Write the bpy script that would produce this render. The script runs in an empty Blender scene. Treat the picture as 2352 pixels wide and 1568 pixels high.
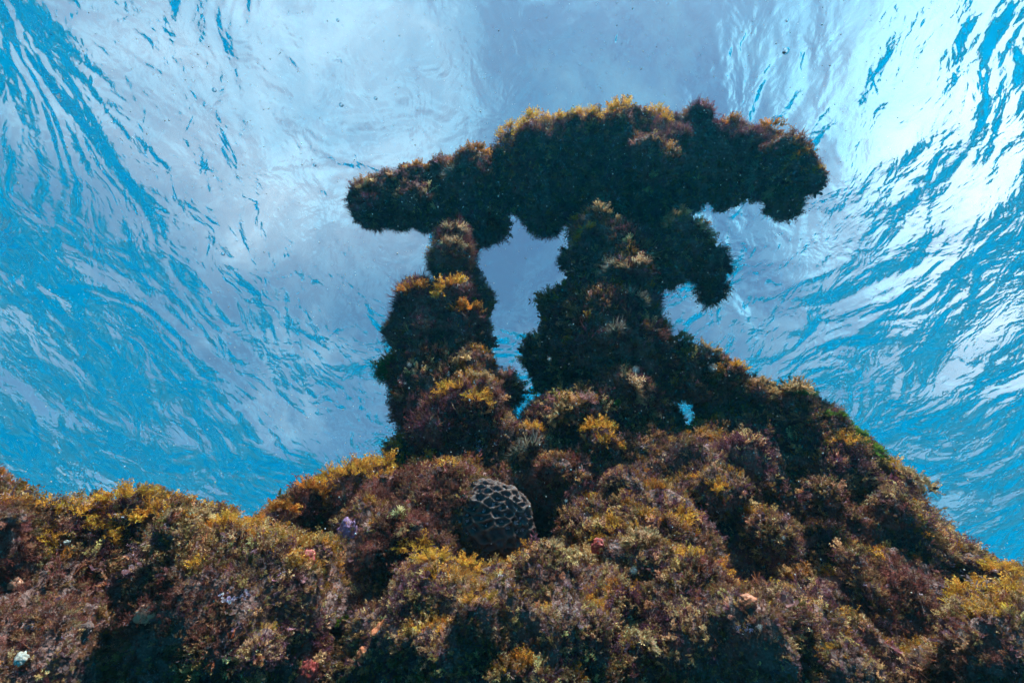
import bpy, bmesh, math, random
import numpy as np
from mathutils import Vector, Matrix
R = math.radians
S = bpy.context.scene
COL = S.collection
# ---------------------------------------------------------------- camera
PITCH = 55.0
W0, H0, F0 = 2352.0, 1568.0, 1176.0          # picture frame the layout was measured in
cam_d = bpy.data.cameras.new('camera'); cam = bpy.data.objects.new('camera', cam_d); COL.objects.link(cam)
cam.location = (0, 0, 0); cam.rotation_euler = (R(90 + PITCH), 0, 0)
cam_d.sensor_width = 36; cam_d.lens = 18.0; cam_d.clip_start = 0.02; cam_d.clip_end = 3000
S.camera = cam
# ---------------------------------------------------------------- light
SUN_EL, SUN_AZ = 60.0, 155.0 # azimuth measured clockwise from +Y (the way the camera looks)
sd = bpy.data.lights.new('sun', 'SUN'); so = bpy.data.objects.new('sun', sd); COL.objects.link(so)
sd.energy = 5.0; sd.angle = R(0.5); sd.color = (1.0, 0.92, 0.8)
tosun = Vector((math.cos(R(SUN_EL))*math.sin(R(SUN_AZ)), math.cos(R(SUN_EL))*math.cos(R(SUN_AZ)), math.sin(R(SUN_EL))))
so.rotation_euler = tosun.to_track_quat('Z', 'Y').to_euler()
so.location = tosun*50
wd = bpy.data.worlds.new('World'); S.world = wd; wd.use_nodes = True
nt = wd.node_tree; nt.nodes.clear()
def N(nt, t, **kw):
    n = nt.nodes.new(t)
    for k, v in kw.items():
        if k[0] == '_': setattr(n, k[1:], v)
        else:
            key = k.replace('__', ' ')
            n.inputs[key].default_value = v
    return n
sky = N(nt, 'ShaderNodeTexSky', _sky_type='NISHITA', _sun_disc=False, _sun_elevation=R(SUN_EL), _sun_rotation=R(SUN_AZ),
        _dust_density=1.5, _air_density=1.0, _ozone_density=1.0)
bg = N(nt, 'ShaderNodeBackground', Strength=0.036)
wo = N(nt, 'ShaderNodeOutputWorld')
# thin cloud in the sky: noise in the direction of view, whitening the blue
geo = N(nt, 'ShaderNodeTexCoord')
cn = N(nt, 'ShaderNodeTexNoise', Scale=5.0, Detail=8.0, Roughness=0.62, Distortion=0.6)
cr = N(nt, 'ShaderNodeMapRange'); cr.inputs['From Min'].default_value = 0.45; cr.inputs['From Max'].default_value = 0.75
mx = N(nt, 'ShaderNodeMix', _data_type='RGBA'); mx.inputs['B'].default_value = (3.2,3.6,4.0, 1)
nt.links.new(geo.outputs['Generated'], cn.inputs['Vector']); nt.links.new(cn.outputs['Fac'], cr.inputs['Value'])

def glow(el, az, cos_in, cos_out):           # a bright bank painted into the sky round one direction, standing in for glare
    v = (math.cos(R(el))*math.sin(R(az)), math.cos(R(el))*math.cos(R(az)), math.sin(R(el)))
    d = N(nt, 'ShaderNodeVectorMath', _operation='DOT_PRODUCT'); d.inputs[1].default_value = v; nt.links.new(geo.outputs['Generated'], d.inputs[0])
    m = N(nt, 'ShaderNodeMapRange', _interpolation_type='SMOOTHSTEP'); m.inputs['From Min'].default_value = math.cos(R(cos_out)); m.inputs['From Max'].default_value = math.cos(R(cos_in))
    nt.links.new(d.outputs['Value'], m.inputs['Value']); return m.outputs['Result']
def calc(op, a, b):
    n = N(nt, 'ShaderNodeMath', _operation=op)
    for k, v in enumerate((a, b)):
        if isinstance(v, float): n.inputs[k].default_value = v
        else: nt.links.new(v, n.inputs[k])
    return n.outputs[0]
glows = calc('MAXIMUM', calc('MAXIMUM', glow(36, 80, 3, 33), calc('MULTIPLY', glow(66, -68, 0, 27), 0.62)), calc('MULTIPLY', glow(20, -62, 5, 75), 0.20))
thick = calc('MULTIPLY', glows, calc('SUBTRACT', calc('MULTIPLY', cn.outputs['Fac'], 2.2), 0.25))
lum = N(nt, 'ShaderNodeMix', _data_type='RGBA'); lum.inputs['A'].default_value = (3.3, 4.9, 5.9, 1); lum.inputs['B'].default_value = (13, 13.2, 13.6, 1)
nt.links.new(glows, lum.inputs['Factor']); nt.links.new(lum.outputs['Result'], mx.inputs['B'])
fac = calc('MAXIMUM', cr.outputs['Result'], thick); fac.node.use_clamp = True
nt.links.new(fac, mx.inputs['Factor']); nt.links.new(sky.outputs['Color'], mx.inputs['A'])
nt.links.new(mx.outputs['Result'], bg.inputs['Color']); nt.links.new(bg.outputs['Background'], wo.inputs['Surface'])
S.view_settings.view_transform = 'Standard'; S.view_settings.look = 'None'; S.view_settings.gamma = 1.0
S.view_settings.exposure = 2.0
S.cycles.use_denoising = True; S.cycles.use_adaptive_sampling = True; S.cycles.adaptive_threshold = 0.02
S.cycles.max_bounces = 8; S.cycles.diffuse_bounces = 2; S.cycles.glossy_bounces = 5; S.cycles.transmission_bounces = 4
S.cycles.volume_bounces = 1; S.cycles.transparent_max_bounces = 12
S.cycles.caustics_reflective = False; S.cycles.caustics_refractive = True
S.cycles.sample_clamp_indirect = 4.0; S.cycles.sample_clamp_direct = 0.0
S.cycles.volume_step_rate = 1.0

def tag(o, label=None, cat=None, group=None, kind=None):
    for k, v in (('label', label), ('category', cat), ('group', group), ('kind', kind)):
        if v: o[k] = v
    return o

# ---------------------------------------------------------------- water surface
SURF_Z = 6.8
def mesh_np(name, V, F, mat=None, parent=None, smooth=True):
    """V (n,3), F (m,k) equal-sized faces"""
    me = bpy.data.meshes.new(name)
    V = np.ascontiguousarray(V, dtype=np.float32); F = np.ascontiguousarray(F, dtype=np.int32)
    me.vertices.add(len(V)); me.vertices.foreach_set('co', V.ravel())
    k = F.shape[1]
    me.loops.add(F.size); me.loops.foreach_set('vertex_index', F.ravel())
    me.polygons.add(len(F)); me.polygons.foreach_set('loop_start', np.arange(0, F.size, k, dtype=np.int32))
    me.polygons.foreach_set('use_smooth', np.full(len(F), smooth))
    me.update(calc_edges=True)
    if mat: me.materials.append(mat)
    o = bpy.data.objects.new(name, me); COL.objects.link(o)
    if parent: o.parent = parent
    return o

def water_surface():
    rs = np.concatenate([[0.01], np.geomspace(0.3, 900, 150)]); th = np.linspace(0, 2*np.pi, 361)[:-1]
    rr, tt = np.meshgrid(rs, th, indexing='ij')
    X = rr*np.cos(tt); Y = rr*np.sin(tt)
    rng = np.random.default_rng(4); Z = np.zeros_like(X)
    for i in range(14):                       # a short chop of crossing waves
        lam = 0.9*1.28**i*0.6; a = rng.normal(-0.15, 0.6); k = 2*np.pi/lam
        Z += 0.006*lam*np.sin(k*(X*np.cos(a)+Y*np.sin(a)) + rng.uniform(0, 6.28))*(rr < lam*25)
    V = np.stack([X, Y, Z+SURF_Z], -1).reshape(-1, 3)
    nr, n = rr.shape; i, j = np.meshgrid(np.arange(nr-1), np.arange(n), indexing='ij')
    F = np.stack([i*n+j, (i+1)*n+j, (i+1)*n+(j+1) % n, i*n+(j+1) % n], -1).reshape(-1, 4)
    m = bpy.data.materials.new('sea surface'); m.use_nodes = True; t = m.node_tree; t.nodes.clear(); L = t.links.new
    out = N(t, 'ShaderNodeOutputMaterial'); g = N(t, 'ShaderNodeNewGeometry')
    mp = N(t, 'ShaderNodeMapping'); mp.inputs['Rotation'].default_value = (0, 0, R(20)); mp.inputs['Location'].default_value = SEED; mp.inputs['Scale'].default_value = (1.0, 0.85, 1.0)
    L(g.outputs['Position'], mp.inputs['Vector'])
    def noise(sc, det, rough, dist):
        n_ = N(t, 'ShaderNodeTexNoise', Scale=sc, Detail=det, Roughness=rough, Distortion=dist); L(mp.outputs['Vector'], n_.inputs['Vector']); return n_
    n1 = noise(0.20, 2.0, 0.45, 0.8); n2 = noise(0.55, 3.0, 0.5, 1.0); n3 = noise(2.2, 3.0, 0.55, 0.6); n4 = noise(8.0, 3.0, 0.6, 0.3)
    b1 = N(t, 'ShaderNodeBump', Strength=1.0, Distance=BUMP[0]); L(n1.outputs['Fac'], b1.inputs['Height'])
    b2 = N(t, 'ShaderNodeBump', Strength=1.0, Distance=BUMP[1]); L(n2.outputs['Fac'], b2.inputs['Height']); L(b1.outputs['Normal'], b2.inputs['Normal'])
    b3 = N(t, 'ShaderNodeBump', Strength=1.0, Distance=BUMP[2]); L(n3.outputs['Fac'], b3.inputs['Height']); L(b2.outputs['Normal'], b3.inputs['Normal'])
    b4 = N(t, 'ShaderNodeBump', Strength=1.0, Distance=BUMP[3]); L(n4.outputs['Fac'], b4.inputs['Height']); L(b3.outputs['Normal'], b4.inputs['Normal']); b3 = b4
    fr = N(t, 'ShaderNodeFresnel', IOR=1.33); L(b3.outputs['Normal'], fr.inputs['Normal'])
    refl = N(t, 'ShaderNodeBsdfGlossy', Roughness=0.0, Color=(0.95, 0.97, 1, 1)); L(b3.outputs['Normal'], refl.inputs['Normal'])
    refr = N(t, 'ShaderNodeBsdfRefraction', Roughness=0.0, IOR=1.33, Color=(0.30, 0.74, 0.96, 1)); L(b3.outputs['Normal'], refr.inputs['Normal'])
    tr = N(t, 'ShaderNodeBsdfTransparent')
    m1 = N(t, 'ShaderNodeMixShader', Fac=0.48); L(refr.outputs[0], m1.inputs[1]); L(tr.outputs[0], m1.inputs[2])
    m2 = N(t, 'ShaderNodeMixShader'); L(fr.outputs[0], m2.inputs['Fac']); L(m1.outputs[0], m2.inputs[1]); L(refl.outputs[0], m2.inputs[2])
    L(m2.outputs[0], out.inputs['Surface'])
    o = mesh_np('water_surface', V, F, m); tag(o, kind='structure'); return o
BUMP = (1.35, 0.45, 0.10, 0.014)
SEED = (-6.0, 4.0, 8.0)
water_surface()

def box(name, lo, hi, mat):
    V = np.array([(x, y, z) for x in (lo[0], hi[0]) for y in (lo[1], hi[1]) for z in (lo[2], hi[2])])
    F = np.array([(0,1,3,2),(4,6,7,5),(0,4,5,1),(2,3,7,6),(0,2,6,4),(1,5,7,3)])
    return mesh_np(name, V, F, mat, smooth=False)
def haze():
    m = bpy.data.materials.new('sea water'); m.use_nodes = True; t = m.node_tree; t.nodes.clear()
    out = N(t, 'ShaderNodeOutputMaterial')
    v = N(t, 'ShaderNodeVolumePrincipled', Density=HZ[0], Anisotropy=HZ[1]); v.inputs['Color'].default_value = HZ[2]
    v.inputs['Absorption Color'].default_value = HZ[3]
    t.links.new(v.outputs[0], out.inputs['Volume'])
    tag(box('haze', (-950, -950, -27), (950, 950, SURF_Z+0.8), m), kind='stuff')
HZ = (0.0185, 0.35, (0.003, 0.172, 0.27, 1), (0.02, 0.52, 0.76, 1))
haze()
def floor():
    m = bpy.data.materials.new('sand'); m.use_nodes = True
    p = m.node_tree.nodes['Principled BSDF']; p.inputs['Base Color'].default_value = (0.04, 0.09, 0.13, 1); p.inputs['Roughness'].default_value = 0.95
    tag(mesh_np('sea_floor', np.array([(-949, -949, -26), (949, -949, -26), (949, 949, -26), (-949, 949, -26)]), np.array([(0, 1, 2, 3)]), m), kind='structure')
floor()

# ---------------------------------------------------------------- helpers: space, noise, solids
CM = Matrix.Rotation(R(90 + PITCH), 3, 'X')
CMn = np.array(CM)
def P(px, py, d):
    """a point of the scene seen in direction (px, py) of the measured frame at depth d metres"""
    px, py, d = np.broadcast_arrays(np.asarray(px, float), np.asarray(py, float), np.asarray(d, float))
    v = np.stack([(px-W0/2)/F0*d, (H0/2-py)/F0*d, -d], -1)
    return v @ CMn.T
def project(V):
    c = V @ CMn
    d = -c[:, 2]; dd = np.where(d > 0.05, d, 0.05)
    return c[:, 0]/dd*F0+W0/2, H0/2-c[:, 1]/dd*F0, d
def vnoise(Pn, sc, seed=0):
    p = Pn*sc + seed*17.31
    i = np.floor(p).astype(np.int64); f = p-i; f = f*f*(3-2*f)
    def h(a):
        n = (a[:, 0]*73856093) ^ (a[:, 1]*19349663) ^ (a[:, 2]*83492791) ^ (seed*2654435)
        n = (n ^ (n >> 13))*1274126177 & 0x7fffffff
        return ((n ^ (n >> 16)) & 0xffff)/65535.0
    r = 0
    for dx in (0, 1):
        for dy in (0, 1):
            for dz in (0, 1):
                w = (f[:, 0] if dx else 1-f[:, 0])*(f[:, 1] if dy else 1-f[:, 1])*(f[:, 2] if dz else 1-f[:, 2])
                r = r + w*h(i+np.array([dx, dy, dz]))
    return r*2-1
def fbm(Pn, sc, seed=0, o=4):
    return sum(vnoise(Pn, sc*2**k, seed+k)*0.5**k for k in range(o))

def inside(poly, X, Y):
    n = len(poly); c = np.zeros(X.shape, bool)
    for k in range(n):
        x0, y0 = poly[k]; x1, y1 = poly[(k+1) % n]
        if y0 == y1: continue
        c ^= ((y0 > Y) != (y1 > Y)) & (X < (x1-x0)*(Y-y0)/(y1-y0)+x0)
    return c
def edge_dist(poly, X, Y):
    D = np.full(X.shape, 1e9); n = len(poly)
    for k in range(n):
        a = np.array(poly[k], float); b = np.array(poly[(k+1) % n], float); e = b-a; L2 = max(e @ e, 1e-6)
        t = np.clip(((X-a[0])*e[0]+(Y-a[1])*e[1])/L2, 0, 1)
        D = np.minimum(D, np.hypot(X-a[0]-t*e[0], Y-a[1]-t*e[1]))
    return D
def interp(ctrl, X, Y, p=3):
    w = 0; s = 0
    for (x, y, d) in ctrl:
        k = 1/(np.hypot(X-x, Y-y)+30)**p; w = w+k; s = s+k*d
    return s/w
def balls(poly, ctrl, step, cap, shrink=8, holes=(), front=False):
    """fill an outline with balls that touch its edge: a solid as thick as it is wide (or as the cap)"""
    xs = [p[0] for p in poly]; ys = [p[1] for p in poly]
    X, Y = np.meshgrid(np.arange(min(xs), max(xs), step), np.arange(min(ys), max(ys), step))
    m = inside(poly, X, Y); D = edge_dist(poly, X, Y)
    for h in holes:
        m &= ~inside(h, X, Y); D = np.minimum(D, edge_dist(h, X, Y))
    D = D-shrink; m &= D > step*0.35
    X, Y, D = X[m], Y[m], np.minimum(D[m], cap)
    d = interp(ctrl, X, Y); r = D/F0*d
    if front: d = d + r                       # the depth given is that of the near face
    off = np.hypot(X-W0/2, Y-H0/2)/F0
    return P(X, Y, d), r/np.sqrt(1+off**2)*1.02

def solid(C, r, voxel):
    """union of balls as one closed skin"""
    me = bpy.data.meshes.new('tmp'); me.vertices.add(len(C)); me.vertices.foreach_set('co', C.astype(np.float32).ravel())
    a = me.attributes.new('rad', 'FLOAT', 'POINT'); a.data.foreach_set('value', r.astype(np.float32))
    o = bpy.data.objects.new('tmp', me); COL.objects.link(o)
    g = bpy.data.node_groups.new('skin', 'GeometryNodeTree')
    g.interface.new_socket('Geometry', in_out='INPUT', socket_type='NodeSocketGeometry'); g.interface.new_socket('Geometry', in_out='OUTPUT', socket_type='NodeSocketGeometry')
    gi = g.nodes.new('NodeGroupInput'); go = g.nodes.new('NodeGroupOutput')
    na = g.nodes.new('GeometryNodeInputNamedAttribute'); na.data_type = 'FLOAT'; na.inputs['Name'].default_value = 'rad'
    mp = g.nodes.new('GeometryNodeMeshToPoints'); pv = g.nodes.new('GeometryNodePointsToVolume'); vm = g.nodes.new('GeometryNodeVolumeToMesh')
    pv.resolution_mode = 'VOXEL_SIZE'; pv.inputs['Voxel Size'].default_value = voxel; pv.inputs['Density'].default_value = 1.0
    vm.resolution_mode = 'VOXEL_SIZE'; vm.inputs['Voxel Size'].default_value = voxel; vm.inputs['Threshold'].default_value = 0.1
    g.links.new(gi.outputs[0], mp.inputs[0]); g.links.new(na.outputs[0], mp.inputs['Radius']); g.links.new(mp.outputs[0], pv.inputs[0])
    g.links.new(na.outputs[0], pv.inputs['Radius'])
    g.links.new(pv.outputs[0], vm.inputs[0]); g.links.new(vm.outputs[0], go.inputs[0])
    md = o.modifiers.new('skin', 'NODES'); md.node_group = g
    dg = bpy.context.evaluated_depsgraph_get(); ev = o.evaluated_get(dg); em = ev.to_mesh()
    em.calc_loop_triangles()
    V = np.zeros(len(em.vertices)*3, np.float32); em.vertices.foreach_get('co', V)
    T = np.zeros(len(em.loop_triangles)*3, np.int32); em.loop_triangles.foreach_get('vertices', T)
    ev.to_mesh_clear(); bpy.data.objects.remove(o); bpy.data.meshes.remove(me); bpy.data.node_groups.remove(g)
    return V.reshape(-1, 3).astype(float), T.reshape(-1, 3)
def vnormals(V, T):
    n = np.cross(V[T[:, 1]]-V[T[:, 0]], V[T[:, 2]]-V[T[:, 0]]); N_ = np.zeros_like(V)
    for k in range(3): np.add.at(N_, T[:, k], n)
    return N_/np.maximum(np.linalg.norm(N_, axis=1, keepdims=True), 1e-9)
def smooth_v(V, T, it=3, lam=0.5):
    n = len(V); cnt = np.zeros(n)
    for a, b in ((0, 1), (1, 2), (2, 0)): np.add.at(cnt, T[:, a], 1); np.add.at(cnt, T[:, b], 1)
    for _ in range(it):
        s = np.zeros_like(V)
        for a, b in ((0, 1), (1, 2), (2, 0)): np.add.at(s, T[:, a], V[T[:, b]]); np.add.at(s, T[:, b], V[T[:, a]])
        V = V + lam*(s/np.maximum(cnt, 1)[:, None]-V)
    return V
def roughen(V, T, a1, s1, a2, s2, seed):
    V = smooth_v(V, T, 2); n = vnormals(V, T)
    k = a1*fbm(V, s1, seed, 3) + a2*(1-2*np.abs(fbm(V, s2, seed+7, 2)))*0.7
    return V + n*k[:, None]

# ---------------------------------------------------------------- materials
def crust_mat(name, c1, c2, c3):
    m = bpy.data.materials.new(name); m.use_nodes = True; t = m.node_tree; L = t.links.new
    p = t.nodes['Principled BSDF']; p.inputs['Roughness'].default_value = 0.9
    g = N(t, 'ShaderNodeNewGeometry')
    n1 = N(t, 'ShaderNodeTexNoise', Scale=14.0, Detail=6.0, Roughness=0.7); n2 = N(t, 'ShaderNodeTexNoise', Scale=60.0, Detail=4.0)
    L(g.outputs['Position'], n1.inputs['Vector']); L(g.outputs['Position'], n2.inputs['Vector'])
    r = N(t, 'ShaderNodeValToRGB'); e = r.color_ramp.elements
    e[0].position = 0.35; e[0].color = (*c1, 1); e[1].position = 0.62; e[1].color = (*c2, 1); x = e.new(0.72); x.color = (*c3, 1)
    L(n1.outputs['Fac'], r.inputs['Fac']); L(r.outputs['Color'], p.inputs['Base Color'])
    b = N(t, 'ShaderNodeBump', Strength=1.0, Distance=0.03); L(n2.outputs['Fac'], b.inputs['Height']); L(b.outputs['Normal'], p.inputs['Normal'])
    return m
CRUST = crust_mat('encrusted rock', (0.08, 0.04, 0.035), (0.20, 0.10, 0.09), (0.34, 0.22, 0.20))
def algae_mat(name, trans=0.35):
    m = bpy.data.materials.new(name); m.use_nodes = True; t = m.node_tree; L = t.links.new; t.nodes.clear()
    out = N(t, 'ShaderNodeOutputMaterial'); a = N(t, 'ShaderNodeAttribute', _attribute_name='col')
    d = N(t, 'ShaderNodeBsdfDiffuse'); tr = N(t, 'ShaderNodeBsdfTranslucent'); mx = N(t, 'ShaderNodeMixShader', Fac=trans)
    L(a.outputs['Color'], d.inputs['Color']); L(a.outputs['Color'], tr.inputs['Color'])
    L(d.outputs[0], mx.inputs[1]); L(tr.outputs[0], mx.inputs[2]); L(mx.outputs[0], out.inputs['Surface'])
    return m
ALGAE = algae_mat('algae', 0.4)

# ---------------------------------------------------------------- algae tufts (unit height, all quads)
def leaflet(c, d, u, L_, w):
    """diamond leaf from c along d, width direction u"""
    return [c, c+d*L_*0.55+u*w, c+d*L_, c+d*L_*0.55-u*w]
def unit(v): return v/max(np.linalg.norm(v), 1e-9)
def t_bush(rng, stems=6, leaves=7, spread=0.75, lw=0.045, ll=0.2):
    q = []
    for s in range(stems):
        a = rng.uniform(0, 6.28); ti = rng.uniform(0.1, spread)
        d = unit(np.array([math.cos(a)*ti, math.sin(a)*ti, 1.0])); h = rng.uniform(0.65, 1.0); p = np.array([math.cos(a), math.sin(a), 0])*0.08
        up = np.array([0, 0, 1.0]); bend = rng.normal(0, 0.25, 3)
        prev = p
        for k in range(leaves):
            t = (k+1)/leaves; c = p + d*h*t + bend*t*t*0.3
            ax = unit(c-prev); sd_ = unit(np.cross(ax, rng.normal(0, 1, 3)))
            w = 0.018; q.append([prev-sd_*w, prev+sd_*w, c+sd_*w*0.6, c-sd_*w*0.6])
            for j in range(2):
                ld = unit(ax*0.7 + unit(np.cross(ax, rng.normal(0, 1, 3)))*0.9)
                q.append(leaflet(c, ld, unit(np.cross(ld, rng.normal(0, 1, 3))), ll*rng.uniform(0.6, 1.2), lw*rng.uniform(0.8, 1.5)))
            prev = c
    return np.array(q)
def t_needle(rng, n=16, spread=1.1, w=0.02):
    q = []
    for s in range(n):
        a = rng.uniform(0, 6.28); ti = rng.uniform(0.05, spread)
        d = unit(np.array([math.cos(a)*ti, math.sin(a)*ti, 1.0])); h = rng.uniform(0.5, 1.0); sd_ = unit(np.cross(d, rng.normal(0, 1, 3)))
        p = np.array([math.cos(a), math.sin(a), 0])*0.05; b = p+d*h*0.55; c = b+unit(d+rng.normal(0, .25, 3))*h*0.45
        q.append([p-sd_*w, p+sd_*w, b+sd_*w*.9, b-sd_*w*.9]); q.append([b-sd_*w*.9, b+sd_*w*.9, c+sd_*w*.15, c-sd_*w*.15])
    return np.array(q)
def t_fan(rng, n=6, w=0.16):
    q = []
    for s in range(n):
        a = rng.uniform(0, 6.28); ti = rng.uniform(0.1, 0.9)
        d = unit(np.array([math.cos(a)*ti, math.sin(a)*ti, 1.0])); h = rng.uniform(0.5, 0.95); u = unit(np.cross(d, rng.normal(0, 1, 3)))
        p = np.zeros(3); b = d*h*0.5; q.append([p-u*.02, p+u*.02, b+u*w*.35, b-u*w*.35])
        for sg in (-1, 0, 1):
            e = b+unit(d+u*sg*0.7)*h*0.5; q.append([b+u*(sg-.6)*w*.3, b+u*(sg+.6)*w*.3, e+u*w*.4, e-u*w*.35+d*.05])
    return np.array(q)
def t_stalk(rng, n=3, beads=11):
    q = []
    for s in range(n):
        a = rng.uniform(0, 6.28); ti = rng.uniform(0.05, 0.5)
        d = unit(np.array([math.cos(a)*ti, math.sin(a)*ti, 1.0])); h = rng.uniform(0.55, 1.0); bend = rng.normal(0, .12, 3); prev = np.zeros(3)
        for k in range(beads):
            t = (k+1)/beads; c = d*h*t+bend*t*t; ax = unit(c-prev); e = unit(np.cross(ax, rng.normal(0, 1, 3))); w = 0.05*(1.2-0.6*t)
            f = unit(np.cross(ax, e))
            for u in (e, f): q.append([prev, (prev+c)/2+u*w, c+ax*0.02, (prev+c)/2-u*w])
            prev = c
    return np.array(q)
def t_rosette(rng, n=7):
    q = []
    for s in range(n):
        a = s*6.28/n+rng.uniform(-.3, .3); o_ = np.array([math.cos(a), math.sin(a), rng.uniform(.3, 1.0)]); d = unit(o_); u = unit(np.cross(d, [0, 0, 1.0]))
        h = rng.uniform(.4, .75); q.append([-u*.08, u*.08, d*h+u*.22, d*h*1.05-u*.2])
        q.append([d*h+u*.22, d*h*1.05-u*.2, d*h*1.2-u*.1+np.array([0, 0, .15]), d*h*1.25+u*.1+np.array([0, 0, .12])])
    return np.array(q)
rg = np.random.default_rng(11)
TB = {'bush': [t_bush(rg) for _ in range(6)], 'fine': [t_bush(rg, 5, 5, 0.9, 0.03, 0.26) for _ in range(5)], 'needle': [t_needle(rg) for _ in range(6)],
      'fan': [t_fan(rg) for _ in range(6)], 'stalk': [t_stalk(rg) for _ in range(5)], 'rosette': [t_rosette(rg) for _ in range(4)]}

def frames(n, rng):
    """random rotation frames with z axis n"""
    r = rng.normal(0, 1, n.shape); x = np.cross(r, n); x /= np.maximum(np.linalg.norm(x, axis=1, keepdims=True), 1e-9); y = np.cross(n, x)
    return np.stack([x, y, n], -1)
def bake(name, items, mat, parent=None):
    """items: list of (template (q,4,3), positions, axes, sizes, colours)"""
    VV, CC = [], []
    for T_, pos, fr, sz, colr in items:
        if not len(pos): continue
        q = T_.reshape(-1, 3); v = np.einsum('nij,kj->nki', fr*sz[:, None, None], q) + pos[:, None, :]
        VV.append(v.reshape(-1, 3)); CC.append(np.repeat(colr, len(q), axis=0))
    V = np.concatenate(VV); C_ = np.concatenate(CC)
    F = np.arange(len(V), dtype=np.int32).reshape(-1, 4)
    o = mesh_np(name, V, F, mat, parent, smooth=False)
    a = o.data.attributes.new('col', 'FLOAT_COLOR', 'POINT')
    rgba = np.ones((len(V), 4), np.float32); rgba[:, :3] = C_; a.data.foreach_set('color', rgba.ravel())
    return o
PAL = {'gold': (0.64, 0.29, 0.05), 'tan': (0.52, 0.31, 0.16), 'olive': (0.24, 0.15, 0.06), 'brown': (0.27, 0.14, 0.08), 'maroon': (0.20, 0.072, 0.06),
       'purple': (0.18, 0.095, 0.105), 'green': (0.07, 0.15, 0.02), 'lilac': (0.62, 0.48, 0.60), 'rust': (0.34, 0.12, 0.06), 'dark': (0.16, 0.06, 0.085), 'pink': (0.42, 0.18, 0.14)}
PAL = {k: np.array(v) for k, v in PAL.items()}
def scatter(V, T, rng, spacing, smin, smax, mix, parent, name='algae', gold_bias=1.0, margin=380):
    """cover a skin with tufts of algae; mix = {(template, colour): weight}; mostly gold where the skin faces up"""
    A = V[T[:, 0]]; n = np.cross(V[T[:, 1]]-A, V[T[:, 2]]-A); ar = np.linalg.norm(n, axis=1)/2; n = n/np.maximum(ar*2, 1e-12)[:, None]
    cen = V[T].mean(1); px, py, d = project(cen)
    w = ar.copy(); w[(px < -margin) | (px > W0+margin) | (py > H0+margin) | (d < 0.1)] *= 0.0
    facing = -(n*cen).sum(1)/np.linalg.norm(cen, axis=1); w[facing < -0.25] *= 0.35
    dist = np.linalg.norm(cen, axis=1); w = w/(spacing*np.clip(dist/2.2, 0.5, 1.2))**2
    cnt = int(w.sum()); k = rng.choice(len(T), cnt, p=w/w.sum())
    u, v = rng.random(cnt), rng.random(cnt); f = u+v > 1; u[f], v[f] = 1-u[f], 1-v[f]
    p = A[k]+u[:, None]*(V[T[k, 1]]-A[k])+v[:, None]*(V[T[k, 2]]-A[k]); nn = n[k]
    ax = nn*1.0+np.array([0, 0, 0.35])+rng.normal(0, 0.35, nn.shape); ax /= np.linalg.norm(ax, axis=1, keepdims=True)
    # species grow in patches
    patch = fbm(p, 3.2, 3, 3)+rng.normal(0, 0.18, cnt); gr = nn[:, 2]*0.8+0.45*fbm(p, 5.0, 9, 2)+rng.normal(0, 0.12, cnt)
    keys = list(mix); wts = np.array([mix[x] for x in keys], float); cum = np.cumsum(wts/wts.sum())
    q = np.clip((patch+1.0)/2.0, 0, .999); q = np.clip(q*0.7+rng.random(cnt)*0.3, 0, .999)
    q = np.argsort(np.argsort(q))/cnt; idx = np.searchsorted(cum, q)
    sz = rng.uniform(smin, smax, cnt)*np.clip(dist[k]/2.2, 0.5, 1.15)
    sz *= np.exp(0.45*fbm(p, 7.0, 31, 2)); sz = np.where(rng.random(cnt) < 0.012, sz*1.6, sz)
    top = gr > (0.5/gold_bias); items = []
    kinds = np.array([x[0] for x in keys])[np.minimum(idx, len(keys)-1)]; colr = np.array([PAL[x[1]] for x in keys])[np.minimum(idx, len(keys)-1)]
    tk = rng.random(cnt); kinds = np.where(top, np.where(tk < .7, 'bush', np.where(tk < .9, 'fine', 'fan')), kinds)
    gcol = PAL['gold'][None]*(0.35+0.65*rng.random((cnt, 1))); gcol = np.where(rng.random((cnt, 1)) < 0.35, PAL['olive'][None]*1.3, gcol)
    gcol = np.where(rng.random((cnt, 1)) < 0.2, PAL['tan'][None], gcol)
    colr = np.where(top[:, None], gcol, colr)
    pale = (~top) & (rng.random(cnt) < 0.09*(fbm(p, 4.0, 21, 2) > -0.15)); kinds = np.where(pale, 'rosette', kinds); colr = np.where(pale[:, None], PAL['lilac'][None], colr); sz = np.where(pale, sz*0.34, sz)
    colr = colr*np.exp(rng.normal(0, 0.32, (cnt, 1)))*np.exp(rng.normal(0, 0.08, (cnt, 3))); sz = np.where(top, sz*1.1, sz); sz = np.where(kinds == 'needle', sz*1.25, sz); sz = np.where(kinds == 'fan', sz*.65, sz)
    bare = (fbm(p, 5.5, 41, 3) > 0.5) & (rng.random(cnt) < 0.35)
    for kd in sorted(set(kinds.tolist())):
        m = np.where((kinds == kd) & ~bare)[0]; tv = rng.integers(0, len(TB[kd]), len(m))
        for j in range(len(TB[kd])):
            mm = m[tv == j]
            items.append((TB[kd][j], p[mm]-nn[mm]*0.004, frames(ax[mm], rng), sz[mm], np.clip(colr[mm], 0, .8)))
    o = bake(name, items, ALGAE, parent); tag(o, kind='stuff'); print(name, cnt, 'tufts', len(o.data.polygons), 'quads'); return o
def empty(name, loc, **kw):
    o = bpy.data.objects.new(name, None); o.location = loc; COL.objects.link(o); o.empty_display_size = 0.1; tag(o, **kw); return o
SKINS = []
def body(name, V, T, parent_loc, **kw):
    """an encrusted thing: Empty > crust skin, algae"""
    root = empty(name, parent_loc, kind='thing', **kw); loc = np.array(parent_loc)
    mesh_np('crust', V-loc, T, CRUST, root); SKINS.append((V, T)); return root, loc

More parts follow.
